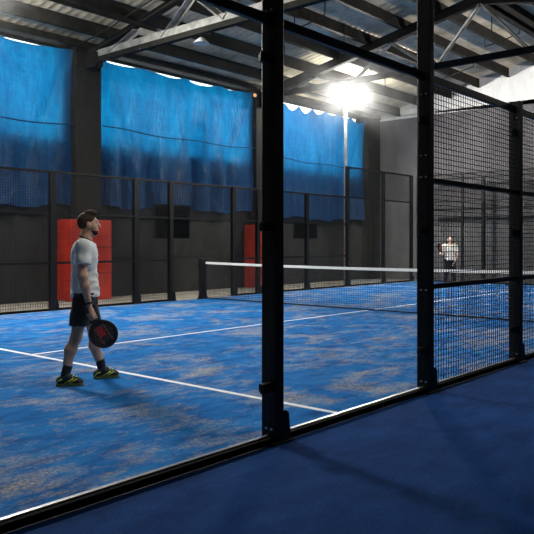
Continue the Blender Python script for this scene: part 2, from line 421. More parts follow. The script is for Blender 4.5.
# ------------------------------------------------------------------ fences
def wires(a0, a1, z0, z1, pitch=.05, r=.0028):
    m = MB()
    n = int(round((a1-a0)/pitch))
    for i in range(1, n):
        x = a0+(a1-a0)*i/n; m.box(x-r, -r, z0, x+r, r, z1)
    n = int(round((z1-z0)/pitch))
    for i in range(1, n):
        z = z0+(z1-z0)*i/n; m.box(a0, -r+.004, z-r, a1, r+.004, z+r)
    return m
def make_post(t, a, h, w, d, detail, gz=.22, z0=0., side=1):
    p = MB().box(a-w/2, -d/2, z0, a+w/2, d/2, h).build('post', 'black', t, bevel=.006)
    g = MB()
    g.prism([(a+w/2, z0), (a+w/2+.075, z0), (a+w/2+.05, gz*.9), (a+w/2+.02, gz), (a+w/2, gz)], 1, -d/2, -d/2+.012)
    g.box(a-w/2-.05, -d/2-.03, z0, a+w/2+.08, d/2+.03, z0+.012)
    g.build('base_plate', 'black', p)
    if detail:
        for z in (.10, h-.2):
            for dy in (-.03, .02):
                m = MB(); m.tube([(a-w/2-.010, dy, z), (a-w/2, dy, z)], .008, 8); m.build('bolt', 'bolt', p)
        for z in (.39, 1.5, 2.66):
            if z < h:
                m = MB(); m.box(a-w/2-.095, -.045, z-.034, a-w/2-.0, -.006, z+.034); m.box(a-w/2-.075, -.062, z-.014, a-w/2-.025, -.045, z+.014)
                m.box(a-w/2-.07, .006, z-.028, a-w/2-.0, .03, z+.028)
                m.build('clamp', 'black', p, bevel=.005)
    return p
def fence(name, label, cat, loc, rz, stations, panels, heights, w=.08, d=.14, detail=False, kerb=True, skip=(), trim=False):
    """local x runs along the fence, local -y is outside; panels[i] is a list of (kind, z0, z1)"""
    t = thing(name, label, cat, loc, rz)
    KH = .045
    for i, a in enumerate(stations):
        if i not in skip: make_post(t, a, heights[i], w, d, detail)
    for i, pl in enumerate(panels):
        a0, a1 = stations[i]+w/2, stations[i+1]-w/2
        zs = set()
        for kind, z0, z1 in pl:
            if kind == 'glass':
                MB().box(a0+.006, -.006, z0+.015, a1-.006, .006, z1-.02).build('glass_pane', 'glass', t)
                zs.add(round(z1, 3))
            else:
                q = wires(a0, a1, z0, z1).build('wire_mesh', 'wire', t)
                zs.add(round(z1, 3))
                if z0 > .1: zs.add(round(z0, 3))
        for z in zs:
            MB().box(a0, -.025, z-(.07 if detail and z > 2.5 else .045), a1, .025, z).build('rail', 'black', t, bevel=.004)
        if kerb and any(p[1] < .1 for p in pl):
            MB().box(a0, -.05, 0, a1, .02, KH).build('kerb', 'kerb', t, bevel=.004)
            if trim: MB().box(a0, -.008, KH, a1, .024, KH+.008).build('edge_strip', 'alu', t)
    return t
g3 = lambda h: [('glass', .06, h)]
m3 = lambda h: [('mesh', .055, 1.0), ('mesh', 1.0, 2.0), ('mesh', 2.0, h)]
door = lambda h: [('mesh', 2.0, h)]
# near side wall (posts measured a little off the even spacing)
HN = 2.97
st = [-10.16, -7.96, -5.91, -3.89, -1.9, -.95, .95, 2.0, 4.0]
fence('court_fence', 'near glass and wire mesh court fence with black posts beside the navy carpet', 'fence', (0, 0, 0), 0, st,
      [g3(HN), g3(HN), m3(HN), m3(HN), m3(HN), door(HN), m3(HN), m3(HN)], [HN+.06, 3.2]+[HN+.06]*7, detail=True, skip=(2,), trim=True)
HF, HT = 2.86, 3.82
st = [-6.0, -3.9, -1.9, -.92, 1.10, 2.0, 4.03, 6.0, 8.0, 9.78]
gm = [('glass', .055, HF), ('mesh', HF, HT)]
fence('court_fence', 'far side wire mesh fence in front of the blue tarps and dark wall', 'fence', (0, 10.1, 0), 0, st,
      [m3(HF)]*3+[door(HF)]+[m3(HF)]*3+[gm]*2, [HF]*7+[HT]*3, w=.11, d=.10)
fence('court_fence', 'end fence of glass topped with mesh behind the far player', 'fence', (10.1, 10.1, 0), -PI/2, [.1, 1.9, 4.0, 6.0, 8.0, 9.95],
      [gm]*5, [HT]*6, d=.10)
# second frame just in front of the end wall
t = thing('steel_frame', 'thin dark steel frame standing between end fence and grey wall', 'frame', (10.55, 5.0, -.02))
for y in (-3.4, -1.4, .6, 2.62): MB().box(-.04, y-.05, 0, .04, y+.05, 3.75).build('post', 'black', t)
for z in (2.6, 3.7): MB().box(-.025, -4.9, z-.03, .025, 4.7, z+.03).build('rail', 'black', t)

# boards hung on the far fence
for x0, x1, z0, z1, lab in ((-1.33, -.32, 1.5, 2.28, 'larger black board hanging on the far fence left of the net post'), (3.55, 4.55, 1.52, 2.0, 'smaller black board hanging on the far fence right of the near post')):
    t = thing('hanging_board', lab, 'board', ((x0+x1)/2, 10.16, z0)); hw = (x1-x0)/2; h = z1-z0
    MB().box(-hw, -.015, 0, hw, .015, h).build('panel', 'board', t)
    f = MB(); f.box(-hw-.02, -.02, -.02, hw+.02, .02, 0).box(-hw-.02, -.02, h, hw+.02, .02, h+.02).box(-hw-.02, -.02, 0, -hw, .02, h).box(hw, -.02, 0, hw+.02, .02, h)
    f.build('border', 'black', t)

# ------------------------------------------------------------------ floodlight masts
def mast(x, y, inward, label, w, d, m, fence_post=None, h=5.95, power=True):
    t = thing('floodlight_mast', label, 'floodlight', (x, y, 0))
    p = MB().box(-w/2, -d/2, 0, w/2, d/2, h).build('pole', m, t, bevel=.005)
    MB().box(-w/2-.05, -d/2-.03, 0, w/2+.08, d/2+.03, .012).build('base_plate', 'black', p)
    g = MB(); g.prism([(w/2, 0), (w/2+.075, 0), (w/2+.05, .2), (w/2+.02, .22), (w/2, .22)], 1, -d/2, -d/2+.012); g.build('gusset', 'black', p)
    if fence_post:
        for z in (.10, fence_post-.2, .95, 2.0, 2.2):
            for dy in (-.03, .02): MB().tube([(-w/2-.010, dy, z), (-w/2, dy, z)], .008, 8).build('bolt', 'bolt', p)
        for z in (.39, 1.5, 2.52):
            q = MB(); q.box(-w/2-.10, -.045, z-.034, -w/2, -.006, z+.034); q.box(-w/2-.08, -.062, z-.014, -w/2-.025, -.045, z+.014); q.box(-w/2-.07, .006, z-.028, -w/2, .03, z+.028)
            q.build('clamp', 'black', p, bevel=.005)
    MB().box(-.55, -.03, h-.06, .55, .03, h).build('crossbar', m, t)
    for s in (-1, 1):
        hx = s*.3
        # head tilted down towards the court
        R = Matrix.Rotation(inward*math.radians(38), 4, 'X'); c = Vector((hx, inward*.10, h+.16))
        def pts(mb, off):
            mb.v = [tuple(c+R@Vector(q)) for q in mb.v]; return mb
        b = MB(); b.box(-.2, -.15, 0, .2, .15, .07)
        for k in range(7): b.box(-.17+k*.053, -.13, .07, -.155+k*.053, .13, .11)
        hd = pts(b, 0).build('lamp_head', 'black', t)
        if power: pts(MB().box(-.18, -.13, -.085, .18, .13, -.001), 0).build('lens', 'lens' if power is True else power, hd)  # lens box deepened so its added glowing sides brighten roof and high walls
        else: pts(MB().box(-.18, -.13, -.014, .18, .13, -.001), 0).build('lens', 'alu', hd)
        b = MB(); b.bar((hx-.215, 0, h-.02), tuple(c+R@Vector((-.215, 0, .05))), .012, .04).bar((hx+.215, 0, h-.02), tuple(c+R@Vector((.215, 0, .05))), .012, .04).box(hx-.22, -.02, h-.0, hx+.22, .02, h+.012)
        b.build('bracket', 'black', t)
    return t
mast(6.06, 10.22, -1, 'lit floodlights on a grey mast before the right blue tarp', .08, .08, 'grey')
mast(-6.0, 10.22, -1, 'lit floodlights on a far mast beyond the left edge of the photo', .08, .08, 'grey')
mast(-5.91, 0, 1, 'black floodlight mast rising between near glass pane and wire mesh', .08, .14, 'black', 2.97, power='lens_low')
mast(6.0, -.30, 1, 'floodlights on a near mast beyond the right edge of the photo', .08, .08, 'grey', power='lens_mid')

# pendant dish and warm bulb
t = thing('pendant_lamp', 'white dish lamp hanging under the grey roof truss', 'lamp', (-1.75, 8.02, 5.60))
m = MB(); m.lathe([(.03, .12), (.06, .10), (.17, .0), (.175, -.01), (.16, .0), (.05, .085)], (0, 0, 0)); m.build('shade', 'enamel', t, True)
MB().tube([(0, 0, .10), (0, 0, .19)], .012, 8).build('stem', 'steel', t)
t = thing('wall_lamp', 'small warm orange bulb at the top of the column beside the near post', 'lamp', (3.95, 12.2, 6.0))
MB().box(-.05, .02, -.05, .05, .06, .05).build('bracket', 'steel', t); MB().sphere((0, -.03, 0), .055, 12).build('bulb', 'bulb', t, True)

# ------------------------------------------------------------------ net
t = thing('court_net', 'black court net with white top tape stretched across the blue court', 'net', (0, 5, 0))
def ztop(y): return .88+.04*(y/5)**2
ny = 216; band = MB(); cord = MB(); net = MB()
ysn = [-4.9+9.8*i/ny for i in range(ny+1)]
k0 = 0
for i in range(ny):
    a, b = ysn[i], ysn[i+1]
    band.v += [(-.008, a, ztop(a)-.055), (.008, a, ztop(a)-.055), (.008, a, ztop(a)), (-.008, a, ztop(a))]
    net.box(-.0026, a-.0026, .03, .0026, a+.0026, ztop(a)-.05)
band.v += [(-.008, 4.9, ztop(4.9)-.055), (.008, 4.9, ztop(4.9)-.055), (.008, 4.9, ztop(4.9)), (-.008, 4.9, ztop(4.9))]
for i in range(ny):
    for q in range(4): band.f.append((i*4+q, i*4+(q+1) % 4, i*4+4+(q+1) % 4, i*4+4+q))
for k in range(1, 18):
    fz = k/18
    for i in range(0, ny, 6):
        a, b = ysn[i], ysn[i+6]
        net.bar((0, a, .03+(ztop(a)-.08)*fz), (0, b, .03+(ztop(b)-.08)*fz), .0044, .0044)
band.build('top_tape', 'band', t)
net.build('netting', 'net', t)
MB().tube([(0, -4.9, .025), (0, 4.9, .025)], .016, 6).build('bottom_rope', 'net', t)
for s, lab in ((1, 'black net post standing at the far fence doorway'), (-1, 'black net post at the near fence, beyond the right edge')):
    p = thing('net_post', lab, 'net post', (0, 5+s*4.97, 0))
    MB().box(-.13, -.05, .012, .05, .05, 1.0).build('post', 'black', p, bevel=.006)
    MB().box(-.20, -.06, 0, .14, .06, .012).build('base_plate', 'black', p)
    MB().prism([(.05, .012), (.12, .012), (.05, .16)], 1, -.02, .02).prism([(-.13, .012), (-.19, .012), (-.13, .16)], 1, -.02, .02).build('gusset', 'black', p)
    MB().tube([(-.18, 0, .8), (-.13, 0, .8)], .02, 8).tube([(-.18, 0, .8), (-.18, 0, .9)], .01, 6).build('crank', 'black', p)

# ------------------------------------------------------------------ figures: smooth signed-distance bodies
class SDF:
    def __init__(s, lo, hi, h):
        s.lo = np.array(lo, float); s.h = h
        s.n = np.ceil((np.array(hi)-s.lo)/h).astype(int)+1
        s.D = np.full(tuple(s.n), 1., np.float32)
    def _win(s, lo, hi):
        a = np.clip(np.floor((np.array(lo)-s.lo)/s.h).astype(int), 0, s.n); b = np.clip(np.ceil((np.array(hi)-s.lo)/s.h).astype(int)+1, 0, s.n)
        sl = tuple(slice(x, y) for x, y in zip(a, b))
        g = np.meshgrid(*[s.lo[i]+s.h*np.arange(a[i], b[i]) for i in range(3)], indexing='ij')
        return sl, np.stack(g, -1).astype(np.float32)
    def _put(s, sl, d, k):
        A = s.D[sl]
        if k <= 0: s.D[sl] = np.minimum(A, d); return
        hh = np.clip(.5+.5*(A-d)/k, 0, 1)
        s.D[sl] = A*(1-hh)+d*hh-k*hh*(1-hh)
    def cone(s, a, b, ra, rb, k=.02, infl=0.):
        a = np.array(a, float); b = np.array(b, float); m = max(ra, rb)+infl+3*k+.02
        sl, P = s._win(np.minimum(a, b)-m, np.maximum(a, b)+m)
        if P.size == 0: return
        ab = b-a; t = np.clip(((P-a)@ab)/max(ab@ab, 1e-9), 0, 1)
        d = np.linalg.norm(P-a-t[..., None]*ab, axis=-1)-(ra+(rb-ra)*t)-infl
        s._put(sl, d.astype(np.float32), k)
    def ell(s, c, r, k=.02, infl=0., rot=None, neg=False):
        c = np.array(c, float); r = np.array(r, float)+infl; m = r.max()+3*k+.02
        sl, P = s._win(c-m, c+m)
        if P.size == 0: return
        q = P-c
        if rot is not None: q = q@np.array(rot)
        l = np.linalg.norm(q/r, axis=-1); g = np.linalg.norm(q/(r*r), axis=-1)
        d = (l*(l-1)/np.maximum(g, 1e-6)).astype(np.float32)
        d = np.where(l < 1e-3, -r.min(), d)
        if neg:
            A = s.D[sl]; dd = -d; hh = np.clip(.5-.5*(A-dd)/k, 0, 1) if k > 0 else (A < dd)*1.
            s.D[sl] = A*(1-hh)+dd*hh+k*hh*(1-hh)
        else: s._put(sl, d, k)
    def plane(s, p, n):                     # keep the side opposite to n
        g = np.meshgrid(*[s.lo[i]+s.h*np.arange(s.n[i]) for i in range(3)], indexing='ij')
        n = np.array(n, float)/np.linalg.norm(n)
        s.D = np.maximum(s.D, sum((g[i]-p[i])*n[i] for i in range(3)).astype(np.float32))
    def mesh(s, name):
        D = s.D; S = D < 0
        nx, ny, nz = [d-1 for d in D.shape]
        cnt = np.zeros((nx, ny, nz), np.int8)
        for i in (0, 1):
            for j in (0, 1):
                for k in (0, 1): cnt += S[i:i+nx, j:j+ny, k:k+nz]
        act = np.argwhere((cnt > 0) & (cnt < 8)); idx = -np.ones((nx, ny, nz), np.int64); idx[tuple(act.T)] = np.arange(len(act))
        pos = np.zeros((len(act), 3)); num = np.zeros(len(act))
        cs = [(i, j, k) for i in (0, 1) for j in (0, 1) for k in (0, 1)]
        for a in cs:
            for ax in range(3):
                if a[ax]: continue
                b = list(a); b[ax] = 1
                da = D[tuple((act+a).T)]; db = D[tuple((act+b).T)]
                x = (da < 0) != (db < 0); tt = np.where(x, da/np.where(x, da-db, 1), 0)
                p = np.array(a, float)+tt[:, None]*(np.array(b)-np.array(a))
                pos += p*x[:, None]; num += x
        V = s.lo+s.h*(act+pos/num[:, None]); F = []
        for ax in range(3):
            o1, o2 = [(1, 2), (2, 0), (0, 1)][ax]
            sl0 = [slice(None)]*3; sl1 = [slice(None)]*3; sl0[ax] = slice(0, -1); sl1[ax] = slice(1, None)
            X = np.argwhere(S[tuple(sl0)] != S[tuple(sl1)]); fl = S[tuple(X.T)]
            ok = np.all((X[:, [o1, o2]] > 0), axis=1) & (X[:, o1] < D.shape[o1]-1) & (X[:, o2] < D.shape[o2]-1)
            X = X[ok]; fl = fl[ok]
            def c(d1, d2):
                Y = X.copy(); Y[:, o1] += d1; Y[:, o2] += d2; return idx[tuple(Y.T)]
            q = np.stack([c(-1, -1), c(0, -1), c(0, 0), c(-1, 0)], 1); q = np.where(fl[:, None], q, q[:, ::-1]); F.append(q)
        F = np.concatenate(F)
        me = bpy.data.meshes.new(name); me.from_pydata(V.tolist(), [], F.tolist()); me.update()
        return me

def V3(*a): return np.array(a, float)
def unit(v): return v/np.linalg.norm(v)

def relaxed_hand(wr, dr, pn, th):
    """cones of a relaxed hand: wrist, finger direction, palm normal, thumb side"""
    dr = unit(dr); pn = unit(pn-dr*(pn@dr)); w = unit(np.cross(dr, pn)); w = w if w@th > 0 else -w
    out = []
    kn = [wr+dr*(.088-.004*abs(i-1.2))+w*(.030-.020*i) for i in range(4)]
    for q in kn: out.append((wr+dr*.012, q-dr*.008, .019, .0115))
    out.append((kn[0]-dr*.015, kn[3]-dr*.015, .012, .012))
    for q, L in zip(kn, (.040, .044, .041, .032)):
        a = .25; p = q
        for r0, r1, f in ((.0095, .0088, 1), (.0088, .008, .62), (.008, .007, .5)):
            n = p+(dr*math.cos(a)+pn*math.sin(a))*L*f; out.append((p, n, r0, r1)); p = n; a += .42
    b = wr+dr*.02+w*.022; m = b+unit(dr*.75+w*.6+pn*.25)*.042; e = m+unit(dr*.95+w*.15+pn*.25)*.032; e2 = e+unit(dr+pn*.35)*.024
    out += [(b, m, .014, .0115), (m, e, .0115, .0098), (e, e2, .0098, .008)]
    return out
def grip_hand(wr, c, ax, pside, e2):
    """hand closed round a bar: c point on bar, ax bar direction (index end), pside the side of the back of the hand, e2 wrap direction"""
    ax = unit(ax); pside = unit(pside-ax*(pside@ax)); e2 = unit(np.cross(ax, pside))*(1 if np.cross(ax, pside)@e2 > 0 else -1)
    out = []; R = .026
    kn = [c+ax*(.032-.0205*i)+pside*(R+.003)+e2*-.004 for i in range(4)]
    for q in kn: out.append((wr+(q-wr)*.12, q, .019, .0125))
    for i, q in enumerate(kn):
        p = q; cc = c+ax*(.032-.0205*i)
        for a, r0, r1 in ((70, .0098, .0092), (135, .0092, .0085), (195, .0085, .0075)):
            a = math.radians(a); n = cc+(pside*math.cos(a)+e2*math.sin(a))*(R-.001); out.append((p, n, r0, r1)); p = n
    b = wr+(kn[0]-wr)*.35-e2*.012; m = c+ax*.038-e2*.028+pside*.010; e = c+ax*.046-e2*.018-pside*.022; t = c+ax*.046+e2*.004-pside*.03
    out += [(b, m, .015, .012), (m, e, .0115, .0098), (e, t, .0098, .008)]
    return out

def person(name, label, loc, rz, J, hands, mats, h, beard, hem, sleeve, collar=True, sc=1.):
    root = thing(name, label, 'person', loc, rz)
    J = {k: V3(*v) for k, v in J.items()}
    pel, bel, che, nk, hd = J['pelvis'], J['belly'], J['chest'], J['neck'], J['head']
    hx, hz = unit(J['hf']), unit(J['hu']); hy = np.cross(hz, hx); hx = np.cross(hy, hz)
    H = lambda x, y, z: hd+hx*x+hy*y+hz*z
    HR = np.stack([hx, hy, hz], 1)
    allp = np.array(list(J[k] for k in J if k not in ('hf', 'hu', 'lat', 'footR', 'footL'))); lo = allp.min(0)-.26; hi = allp.max(0)+.22; lo[2] = -.02
    lat = unit(J['lat'])                       # towards the left side of the torso
    fwd = np.cross(lat, V3(0, 0, 1)); TR = np.stack([fwd, lat, V3(0, 0, 1)], 1)
    def torso(S, infl, k=.05):
        S.ell(pel, (.115, .155, .12), k, infl, TR); S.ell(bel, (.105, .145, .15), k, infl, TR)
        S.ell(che, (.118, .165, .17), k, infl, TR); S.ell(che+V3(0, 0, .09), (.095, .165, .10), k, infl, TR)
    def arm_up(S, s, infl, k=.035, r=(.058, .050, .042)):
        sh, el = J['sh'+s], J['el'+s]; md = (sh+el)/2
        S.cone(che+(sh-che)*.55+V3(0, 0, .05), sh, .065, r[0], k, infl); S.cone(sh, md, r[0], r[1], k, infl); S.cone(md, el, r[1], r[2], k, infl)
    def leg(S, s, infl, k=.035):
        hp, kn, an = J['hip'+s], J['kn'+s], J['an'+s]
        S.cone(hp, (hp+kn)/2, .090, .073, k, infl); S.cone((hp+kn)/2, kn, .073, .052, k, infl)
        back = -unit(J['foot'+s])
        cf = kn+(an-kn)*.33+back*.018
        S.cone(kn, cf, .051, .056, k, infl); S.cone(cf, an, .055, .036, k, infl)
    # ---- body
    B = SDF(lo, hi, h)
    torso(B, 0)
    for s in 'RL':
        arm_up(B, s, 0); leg(B, s, 0)
        el, wr = J['el'+s], J['wr'+s]
        B.cone(el, el+(wr-el)*.35, .041, .043, .03); B.cone(el+(wr-el)*.35, wr, .043, .026, .03)
        for a, b, r0, r1 in hands[s]: B.cone(a, b, r0, r1, .006)
        an = J['an'+s]; ft = unit(J['foot'+s]); B.cone(an+V3(0, 0, -.01), an+ft*.10+V3(0, 0, -an[2]+.045), .036, .03, .02)
    B.cone(che+V3(0, 0, .13), nk, .075, .056, .04); B.cone(nk, hd-hz*.05-hx*.01, .056, .056, .03)
    B.ell(H(-.010, 0, .028), (.092, .074, .088), .03, 0, HR); B.ell(H(.028, 0, -.04), (.064, .058, .078), .03, 0, HR)
    B.ell(H(.055, 0, -.095), (.034, .034, .026), .025, 0, HR)                       # chin
    B.cone(H(.088, 0, .022), H(.108, 0, -.022), .009, .0125, .012)                  # nose
    B.ell(H(.078, 0, .036), (.016, .05, .010), .02, 0, HR)                          # brow
    for sy in (-1, 1):
        B.ell(H(.092, .032*sy, .015), (.014, .016, .012), .014, 0, HR, neg=True)    # sockets
        B.ell(H(-.012, .076*sy, -.005), (.020, .010, .032), .008, 0, HR)             # ears
        B.ell(H(.03, .047*sy, -.025), (.03, .02, .022), .03, 0, HR)                 # cheek bone
    B.ell(H(.093, 0, -.058), (.007, .022, .006), .008, 0, HR)                       # lips
    body = link('body', B.mesh('body'), mats['skin'], root, True)
    for sy in (-1, 1):
        e = MB().sphere((0, 0, 0), .011, 8); e.v = [tuple(H(.079, .032*sy, .013)+V3(*q)) for q in e.v]; eo = e.build('eye', 'eye', root, True)
        e = MB().sphere((0, 0, 0), .0058, 8); e.v = [tuple(H(.0865, .032*sy, .013)+V3(*q)) for q in e.v]; e.build('iris', 'iris', eo, True)
    # ---- hair
    S = SDF(hd-.17, hd+.17, h*.8)
    S.ell(H(-.016, 0, .038), (.093, .077, .088), .02, 0, HR)
    S.ell(H(-.046, 0, -.008), (.052, .062, .052), .03, 0, HR)
    if mats.get('quiff'): S.ell(H(.045, 0, .112), (.052, .055, .028), .03, 0, HR); S.ell(H(.02, -.012, .125), (.05, .04, .022), .02, 0, HR)
    # cut the face and the sides under the hair line
    S.plane(H(.058, 0, .05), hx*.95-hz*.42)
    S.ell(H(.085, 0, -.055), (.10, .2, .098), .012, 0, HR, neg=True)
    S.plane(H(0, 0, -.066), -hz-hx*.3)
    hr = link('hair', S.mesh('hair'), mats['hair'], root, True)
    if mats.get('long_hair'):
        S = SDF(hd-.25, hd+.2, h*.8)
        for sy in (-1, 1): S.cone(H(-.02, .07*sy, .03), H(-.03, .075*sy, -.12), .028, .026, .03)
        S.cone(H(-.08, 0, .02), H(-.085, 0, -.15), .06, .045, .03)
        link('hair_length', S.mesh('hair_length'), mats['hair'], hr, True)
    if beard:
        S = SDF(hd-.17, hd+.17, h*.8)
        S.ell(H(.047, 0, -.085), (.046, .050, .038), .02, 0, HR); S.ell(H(.02, 0, -.055), (.050, .0625, .046), .02, 0, HR)
        S.ell(H(.088, 0, -.036), (.05, .034, .03), .012, 0, HR, neg=True)
        S.plane(H(0, 0, -.03), hz+hx*.3)
        link('beard', S.mesh('beard'), mats['hair'], root, True)
    # ---- shirt
    S = SDF(lo, hi, h)
    torso(S, .013, .055)
    S.cone(bel+V3(0, 0, .03), pel+V3(-.0, 0, -.02), .108, .115, .06)
    S.ell(pel+V3(0, 0, .02), (.121, .170, .17), .04, 0, TR)
    for s in 'RL':
        arm_up(S, s, .013, .03, (.060, .058, .060))
        sh, el = J['sh'+s], J['el'+s]; d = unit(el-sh); q = sh+d*sleeve
        S.D = S.D  # sleeve cut: limited to the arm's own neighbourhood
        g = np.meshgrid(*[S.lo[i]+S.h*np.arange(S.n[i]) for i in range(3)], indexing='ij')
        P = np.stack(g, -1); out = (P-q)@d; sd = lat if s == 'L' else -lat
        dist = np.linalg.norm(P-(sh+np.clip((P-sh)@d, 0, 1)[..., None]*d), axis=-1)
        tor = SDF(lo, hi, h); torso(tor, .013, .055); tor.ell(pel+V3(0, 0, .02), (.121, .170, .17), .04, 0, TR)
        zone = (out > -.02) & (dist < .12)
        S.D = np.where(zone, np.maximum(S.D, np.minimum(out, tor.D)), S.D).astype(np.float32)
    # draped folds, then hem and neck cut
    g = np.meshgrid(*[S.lo[i]+S.h*np.arange(S.n[i]) for i in range(3)], indexing='ij')
    fold = .0042*np.sin(g[2]*48+g[0]*34+3*np.sin(g[1]*16))+.0030*np.sin(g[2]*85-g[0]*50+g[1]*40)
    S.D = S.D+(fold*np.clip((che[2]+.12-g[2])/.3, .15, 1)).astype(np.float32)
    S.plane(V3(0, 0, hem), V3(.05, 0, -1)); nku = unit(hd-nk); S.plane(nk-nku*.012+V3(.0, 0, 0), nku*1.0+V3(.25, 0, 0))
    sh_o = link('shirt', S.mesh('shirt'), mats['shirt'], root, True)
    if collar:
        c = nk-nku*.010; a1 = unit(fwd-nku*(fwd@nku)); n_ = unit(nku+V3(.25, 0, 0)); a1 = unit(fwd-n_*(fwd@n_)); a2 = np.cross(n_, a1)
        MB().tube([tuple(c+a1*.066*math.cos(t)+a2*.068*math.sin(t)) for t in np.linspace(0, 2*PI, 28)[:-1]], .009, 8, True).build('collar', 'trim', sh_o, True)
    # ---- shorts
    S = SDF(lo, hi, h)
    S.ell(pel, (.120, .164, .13), .05, 0, TR)
    for s in 'RL':
        hp, kn = J['hip'+s], J['kn'+s]; d = unit(kn-hp); end = hp+(kn-hp)*J['shl'][0]
        S.cone(hp+V3(0, 0, .02), end, .103, .098, .03)
    S.plane(V3(0, 0, hem+.05), V3(0, 0, 1)); zc = J['shl'][1]
    S.plane(V3(0, 0, zc), V3(0, 0, -1))
    g = np.meshgrid(*[S.lo[i]+S.h*np.arange(S.n[i]) for i in range(3)], indexing='ij')
    S.D = S.D+(.003*np.sin(g[2]*40+g[0]*60+2*np.sin(g[1]*25))).astype(np.float32)
    if mats.get('pants'):
        for s in 'RL':
            S.cone(J['hip'+s], J['kn'+s], .098, .068, .03); S.cone(J['kn'+s], J['an'+s]+V3(0, 0, .03), .068, .05, .02)
    link('leggings' if mats.get('pants') else 'shorts', S.mesh('shorts'), mats['shorts'], root, True)
    # ---- socks and shoes
    for s in 'RL':
        an, kn = J['an'+s], J['kn'+s]; ft = unit(J['foot'+s]); sd = V3(-ft[1], ft[0], 0)
        up = unit(kn-an); S = SDF(an-.2, an+.25, h*.8)
        S.cone(an, an+up*.14, .043, .049, .01); S.plane(an+up*.10, up)
        link('sock', S.mesh('sock'), mats['sock'], root, True)
        R = np.stack([ft, sd, V3(0, 0, 1)], 1); b = V3(an[0], an[1], 0)
        F = lambda x, y, z: b+ft*x+sd*y+V3(0, 0, z)
        S = SDF(b-V3(.34, .34, .01), b+V3(.34, .34, .22), h*.8)
        S.cone(F(-.035, 0, .055), F(.02, 0, .085), .044, .046, .02); S.cone(F(.02, 0, .075), F(.115, 0, .045), .043, .036, .03)
        S.ell(F(.125, 0, .034), (.050, .046, .034), .02, 0, R); S.ell(F(-.04, 0, .04), (.045, .038, .045), .02, 0, R)
        S.plane(F(0, 0, .018), V3(0, 0, -1)); S.plane(F(0, 0, .115), V3(-.2*ft[0], -.2*ft[1], 1))
        sh = link('shoe', S.mesh('shoe'), mats['shoe'], root, True)
        S = SDF(b-V3(.34, .34, .02), b+V3(.34, .34, .08), h*.6)
        S.cone(F(-.04, 0, .012), F(.05, 0, .012), .047, .043, .01); S.cone(F(.05, 0, .012), F(.128, 0, .012), .044, .049, .02)
        S.plane(F(0, 0, .024), V3(0, 0, 1)); S.plane(F(0, 0, .0), V3(0, 0, -1))
        link('sole', S.mesh('sole'), mats['sole'], sh, True)
        if mats.get('stripe'):
            for y in (-1, 1):
                m = MB()
                m.tube([tuple(F(*q)) for q in ((.0, .044*y, .03), (.04, .047*y, .05), (.085, .038*y, .075))], .0055, 6).tube([tuple(F(*q)) for q in ((.05, .046*y, .03), (.08, .044*y, .05), (.12, .030*y, .066))], .0055, 6)
                m.tube([tuple(F(*q)) for q in ((-.075, .03*y, .03), (-.055, .038*y, .06), (-.02, .044*y, .07))], .006, 6)
                m.build('stripe', 'lime', sh, True)
            m = MB()
            for q in range(4): m.tube([tuple(F(.05+.025*q, -.03, .098-.014*q)), tuple(F(.055+.025*q, .0, .117-.014*q)), tuple(F(.05+.025*q, .03, .098-.014*q))], .005, 6)
            m.build('laces', 'lime', sh, True)
    root.scale = (sc, sc, sc)
    return root

def racket(label, c_local, d, nrm, root_loc, rz, handle_at=0.):
    """padel racket: c_local = grip centre, d = direction grip to head, nrm = face normal"""
    t = thing('padel_racket', label, 'racket', root_loc, rz)
    d = Vector(d).normalized(); n = Vector(nrm); n = (n-d*n.dot(d)).normalized(); s = n.cross(d)
    o = Vector(c_local)
    def T(mb): mb.v = [tuple(o+s*x+d*y+n*z) for x, y, z in mb.v]; return mb
    cy = .215
    def out(k, sc=1.):                      # tear-drop outline
        a = 2*PI*k/48; x = .128*math.cos(a); y = .135*math.sin(a)
        if y < 0: x *= 1-.10*(y/.135)**2; y *= 1.06
        return x*sc, y*sc
    rim = MB(); rim.tube([(*(lambda p: (p[0], cy+p[1]))(out(k, .955)), 0) for k in range(48)], .017, 8, True)
    rim.tube([(-.075, cy-.108, 0), (-.028, .075, 0), (-.012, .055, 0)], .012, 8).tube([(.075, cy-.108, 0), (.028, .075, 0), (.012, .055, 0)], .012, 8)
    T(rim).build('frame', 'carbon', t, True)
    fc = MB(); fc.prism([(out(k, .95)[0], cy+out(k, .95)[1]) for k in range(48)], 2, -.013, .013); T(fc).build('face', 'carbon', t)
    for sg in (-1, 1):
        z0, z1 = (.0131, .0142) if sg > 0 else (-.0142, -.0131)
        g = MB(); g.prism([(-.036, cy-.085), (.022, cy-.085), (.022, cy+.02), (-.036, cy+.02)][::1], 2, z0, z1)
        T(g).build('red_graphic', 'graphic', t)
        g = MB()
        for x in (-.05, .042): g.prism([(x, cy-.085), (x+.006, cy-.085), (x+.006, cy+.095), (x, cy+.095)], 2, z0, z1)
        T(g).build('orange_stripe', 'orange', t)
        g = MB(); r = random.Random(4)
        for i in range(-4, 5):
            for j in range(-4, 4):
                x, y = i*.023+(.0115 if j % 2 else 0), j*.023
                if (x/.1)**2+(y/.105)**2 < 1 and not (-.045 < x < .03 and -.09 < y < .03):
                    g.prism([(x+.0032*math.cos(a), cy+y+.0032*math.sin(a)) for a in np.linspace(0, 2*PI, 9)[:-1]], 2, z0, z1)
        T(g).build('drilled_hole', 'pale', t); 
    h = MB(); h.tube([(0, -.065, 0), (0, -.06, 0), (0, .06, 0), (0, .075, 0)], [.019, .0165, .0155, .014], 10); T(h).build('handle', 'grip', t, True)
    q = MB(); q.tube([(0, -.065, 0), (.02, -.10, .006), (.008, -.125, .01), (-.015, -.10, .006), (0, -.066, 0)], .0035, 6); T(q).build('wrist_strap', 'grip', t, True)
    return t

